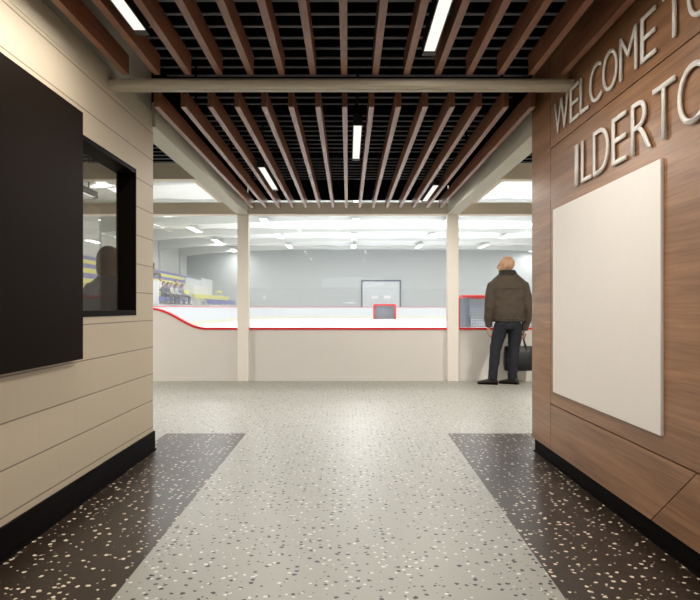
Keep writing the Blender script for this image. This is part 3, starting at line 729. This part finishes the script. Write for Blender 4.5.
# tote bag held in his right hand
bagp = empty('handbag', (2.25+0.20, 9.0+0.20, 0.17)); tag(bagp, 'black leather tote bag held in the hand of the standing man', 'bag')
bb = MB()
R = []
for z, hx, hy in ((0, 0.185, 0.045), (0.01, 0.205, 0.060), (0.12, 0.215, 0.066), (0.25, 0.21, 0.050), (0.345, 0.20, 0.026), (0.352, 0.19, 0.018)):
    ring = []
    for k in range(28):
        a = 2*PI*k/28; c_, q_ = math.cos(a), math.sin(a)
        ring.append(bb.bm.verts.new((hx*math.copysign(abs(c_)**0.35, c_), hy*math.copysign(abs(q_)**0.5, q_), z)))
    R.append(ring)
bb._loft(R); bb.build('bag_body', M['bag'], bagp)
for s in (-1, 1):
    h_ = MB(); h_.tube([(-0.10, s*0.035, 0.22), (-0.095, s*0.030, 0.35), (-0.055, s*0.014, 0.45), (0.03, s*0.003-0.12, 0.525), (0.05, s*0.003-0.125, 0.533), (0.07, s*0.003-0.12, 0.525), (0.075, s*0.014, 0.45), (0.10, s*0.030, 0.35), (0.105, s*0.035, 0.22)], 0.009, 8)
    h_.build('handle', M['bag'], bagp)

# --- person seen through the office window
M['hair_brown'] = mat('brown_hair', (84, 66, 54), 0.8, noise_amt=0.2, noise_scale=60)
M['grey_top'] = mat('dark_grey_coat', (62, 62, 64), 0.85)
M['dark_trs'] = mat('dark_trousers', (40, 40, 46), 0.85)
wm = empty('person', (-1.975, 5.30, 0)); tag(wm, 'person with brown bobbed hair in a dark grey coat, behind the office window', 'person')
b = MB(); head_mesh(b, (0, 0.01, 1.455), 0.98, math.radians(-15))
b.rings([(0, -0.01, 1.20, 0.06, 0.06), (0, -0.005, 1.30, 0.048, 0.052), (0, 0.0, 1.40, 0.05, 0.054)], 16)
b.rings([(0, 0, 0.80, 0.15, 0.10), (0, 0, 1.0, 0.12, 0.09), (0, 0, 1.18, 0.145, 0.10), (0, 0, 1.26, 0.10, 0.07)], 18)
for s in (-1, 1):
    b.rings([(s*0.08, 0, 0.85, 0.075, 0.08), (s*0.08, 0, 0.45, 0.048, 0.05), (s*0.08, -0.01, 0.08, 0.034, 0.038)], 12)
    b.tube([(s*0.15, 0, 1.22), (s*0.20, 0, 0.98), (s*0.20, 0.05, 0.78)], 0.04, 10, [0.042, 0.036, 0.026])
    hand_mesh(b, (s*0.20, 0.05, 0.76), s, 0.6, 0.9)
remesh(b.build('body', M['skin'], wm), 0.009, 1)
b = MB(); b.rings([(0, 0, 0.62, 0.20, 0.15), (0, 0, 0.85, 0.19, 0.14), (0, 0, 1.02, 0.165, 0.125), (0, 0, 1.17, 0.195, 0.125), (0, 0, 1.27, 0.165, 0.10), (0, 0, 1.34, 0.085, 0.075)], 24)
for s in (-1, 1): b.tube([(s*0.13, 0, 1.245), (s*0.185, 0, 1.18), (s*0.215, 0, 0.98), (s*0.205, 0.05, 0.78)], 0.05, 12, [0.06, 0.062, 0.054, 0.045])
remesh(b.build('coat', M['grey_top'], wm), 0.012, 2, (0.015, 0.08))
b = MB()
for s in (-1, 1): b.rings([(s*0.085, 0, 0.80, 0.09, 0.10), (s*0.085, 0, 0.45, 0.065, 0.07), (s*0.085, 0, 0.06, 0.055, 0.06)], 14)
b.build('trousers', M['dark_trs'], wm)
for s in (-1, 1): MB().rings([(s*0.085, 0.05, 0.0, 0.042, 0.12), (s*0.085, 0.045, 0.03, 0.042, 0.115), (s*0.085, 0.0, 0.07, 0.035, 0.05)], 14).build('shoe', M['shoe'], wm)
b = MB(); b.ball((0, -0.022, 1.485), 0.094, 0.104, 0.100, 24)
b.rings([(0, -0.035, 1.335, 0.078, 0.068), (0, -0.035, 1.36, 0.090, 0.078), (0, -0.030, 1.42, 0.096, 0.085), (0, -0.026, 1.48, 0.094, 0.090)], 24)
remesh(b.build('hair', M['hair_brown'], wm), 0.010, 2)

# --- spectators
tops = {'navy': (52, 56, 84), 'charcoal': (66, 68, 76), 'cream': (214, 204, 186), 'pale grey': (186, 190, 196), 'grey': (120, 124, 136), 'brown': (110, 88, 76), 'white': (220, 220, 220)}
tmats = {k: mat('top_'+k.replace(' ', '_'), v, 0.8) for k, v in tops.items()}
hmats = [mat('hair_dark', (46, 38, 34), 0.8), mat('hair_fair', (150, 116, 80), 0.8), mat('hair_mid', (92, 66, 48), 0.8)]
def seated(x, y, seat, top, hi, label, raised=False, rz=-PI/2):
    # local frame: faces +Y, seat surface at local z = 0
    t = empty('person', (x, y, seat), rz); tag(t, label, 'person', 'spectators on the bleachers')
    b = MB()
    head_mesh(b, (0, 0.04, 0.74), 1.0, random.uniform(-0.5, 0.5))
    b.rings([(0, 0.0, 0.50, 0.06, 0.06), (0, 0.02, 0.58, 0.05, 0.055), (0, 0.03, 0.68, 0.05, 0.055)], 10)
    b.rings([(0, 0, 0.02, 0.15, 0.11), (0, 0, 0.30, 0.13, 0.10), (0, 0, 0.50, 0.15, 0.09), (0, 0, 0.56, 0.07, 0.06)], 14)
    for s in (-1, 1):
        b.tube([(s*0.09, 0.0, 0.08), (s*0.11, 0.42, 0.09), (s*0.11, 0.44, -0.15), (s*0.11, 0.42, -0.34)], 0.05, 8, [0.075, 0.055, 0.045, 0.035])
        if raised and s > 0: pts = [(s*0.17, 0, 0.50), (s*0.26, 0.1, 0.62), (s*0.26, 0.14, 0.88)]
        else: pts = [(s*0.17, 0, 0.50), (s*0.23, 0.03, 0.26), (s*0.12, 0.28, 0.20)]
        b.tube(pts, 0.035, 8, [0.045, 0.038, 0.028])
        e = Vector(pts[-1])
        for k in range(4): b.tube([e, e+Vector((-s*0.02+0.014*k-0.02, 0.05 if not (raised and s > 0) else 0.01, 0.0 if not (raised and s > 0) else 0.06)), e+Vector((-s*0.02+0.018*k-0.03, 0.09 if not (raised and s > 0) else 0.015, -0.02 if not (raised and s > 0) else 0.11))], 0.009, 6)
        b.tube([e, e+Vector((s*0.03, 0.03, 0.02))], 0.010, 6)
    remesh(b.build('body', M['skin'], t), 0.018, 1)
    b = MB(); b.rings([(0, 0, -0.0, 0.185, 0.14), (0, 0, 0.28, 0.165, 0.13), (0, 0, 0.46, 0.19, 0.12), (0, 0, 0.54, 0.14, 0.09), (0, 0.01, 0.58, 0.07, 0.07)], 16)
    for s in (-1, 1):
        if raised and s > 0: pts = [(s*0.13, 0, 0.50), (s*0.19, 0.02, 0.50), (s*0.26, 0.1, 0.62), (s*0.26, 0.13, 0.78)]
        else: pts = [(s*0.13, 0, 0.50), (s*0.20, 0, 0.45), (s*0.24, 0.03, 0.26), (s*0.15, 0.23, 0.20)]
        b.tube(pts, 0.05, 10, [0.06, 0.062, 0.055, 0.042])
    remesh(b.build('top', tmats[top], t), 0.02, 1)
    b = MB()
    for s in (-1, 1): b.tube([(s*0.09, -0.06, 0.08), (s*0.10, 0.10, 0.09), (s*0.11, 0.40, 0.10), (s*0.115, 0.46, 0.04), (s*0.11, 0.45, -0.14), (s*0.11, 0.42, -0.32)], 0.07, 10, [0.09, 0.092, 0.072, 0.068, 0.06, 0.05])
    remesh(b.build('trousers', M['dark_trs'], t), 0.02, 1)
    for s in (-1, 1): MB().rings([(s*0.11, 0.48, -0.418, 0.045, 0.13), (s*0.11, 0.48, -0.385, 0.045, 0.125), (s*0.11, 0.43, -0.34, 0.038, 0.06)], 12).build('shoe', M['shoe'], t)
    b = MB(); b.ball((0, 0.02, 0.785), 0.086, 0.100, 0.088, 14); b.ball((0, -0.03, 0.74), 0.080, 0.070, 0.085, 14)
    b.build('hair', hmats[hi], t)
def sx(px, row): 
    return -bx_(row)*F/(348-px)
for px, row, top, hi, lab in ((163, 0, 'charcoal', 0, 'spectator in charcoal top, nearest the white panel in the front row'),
                             (167.5, 0, 'navy', 0, 'spectator in navy top, second from the white panel in the front row'),
                             (171.2, 0, 'cream', 1, 'spectator in cream top, middle of the front row'),
                             (176.3, 0, 'pale grey', 2, 'spectator in pale grey top, fourth in the front row'),
                             (181.6, 0, 'grey', 0, 'spectator in grey jacket, at the far end of the front row'),
                             (159.8, 1, 'white', 2, 'spectator in white top, in the second row above the white panel'),
                             (175.3, 1, 'navy', 2, 'spectator in navy top, alone in the second row behind the group')):
    seated(bx_(row)+0.02, sx(px, row), bh_(row)+0.003, top, hi, lab.replace('spectator', 'person'))
seated(bx_(5)+0.02, sx(153.0, 5), bh_(5)+0.003, 'brown', 2, 'person with a raised arm high up at the left of the bleachers', True)
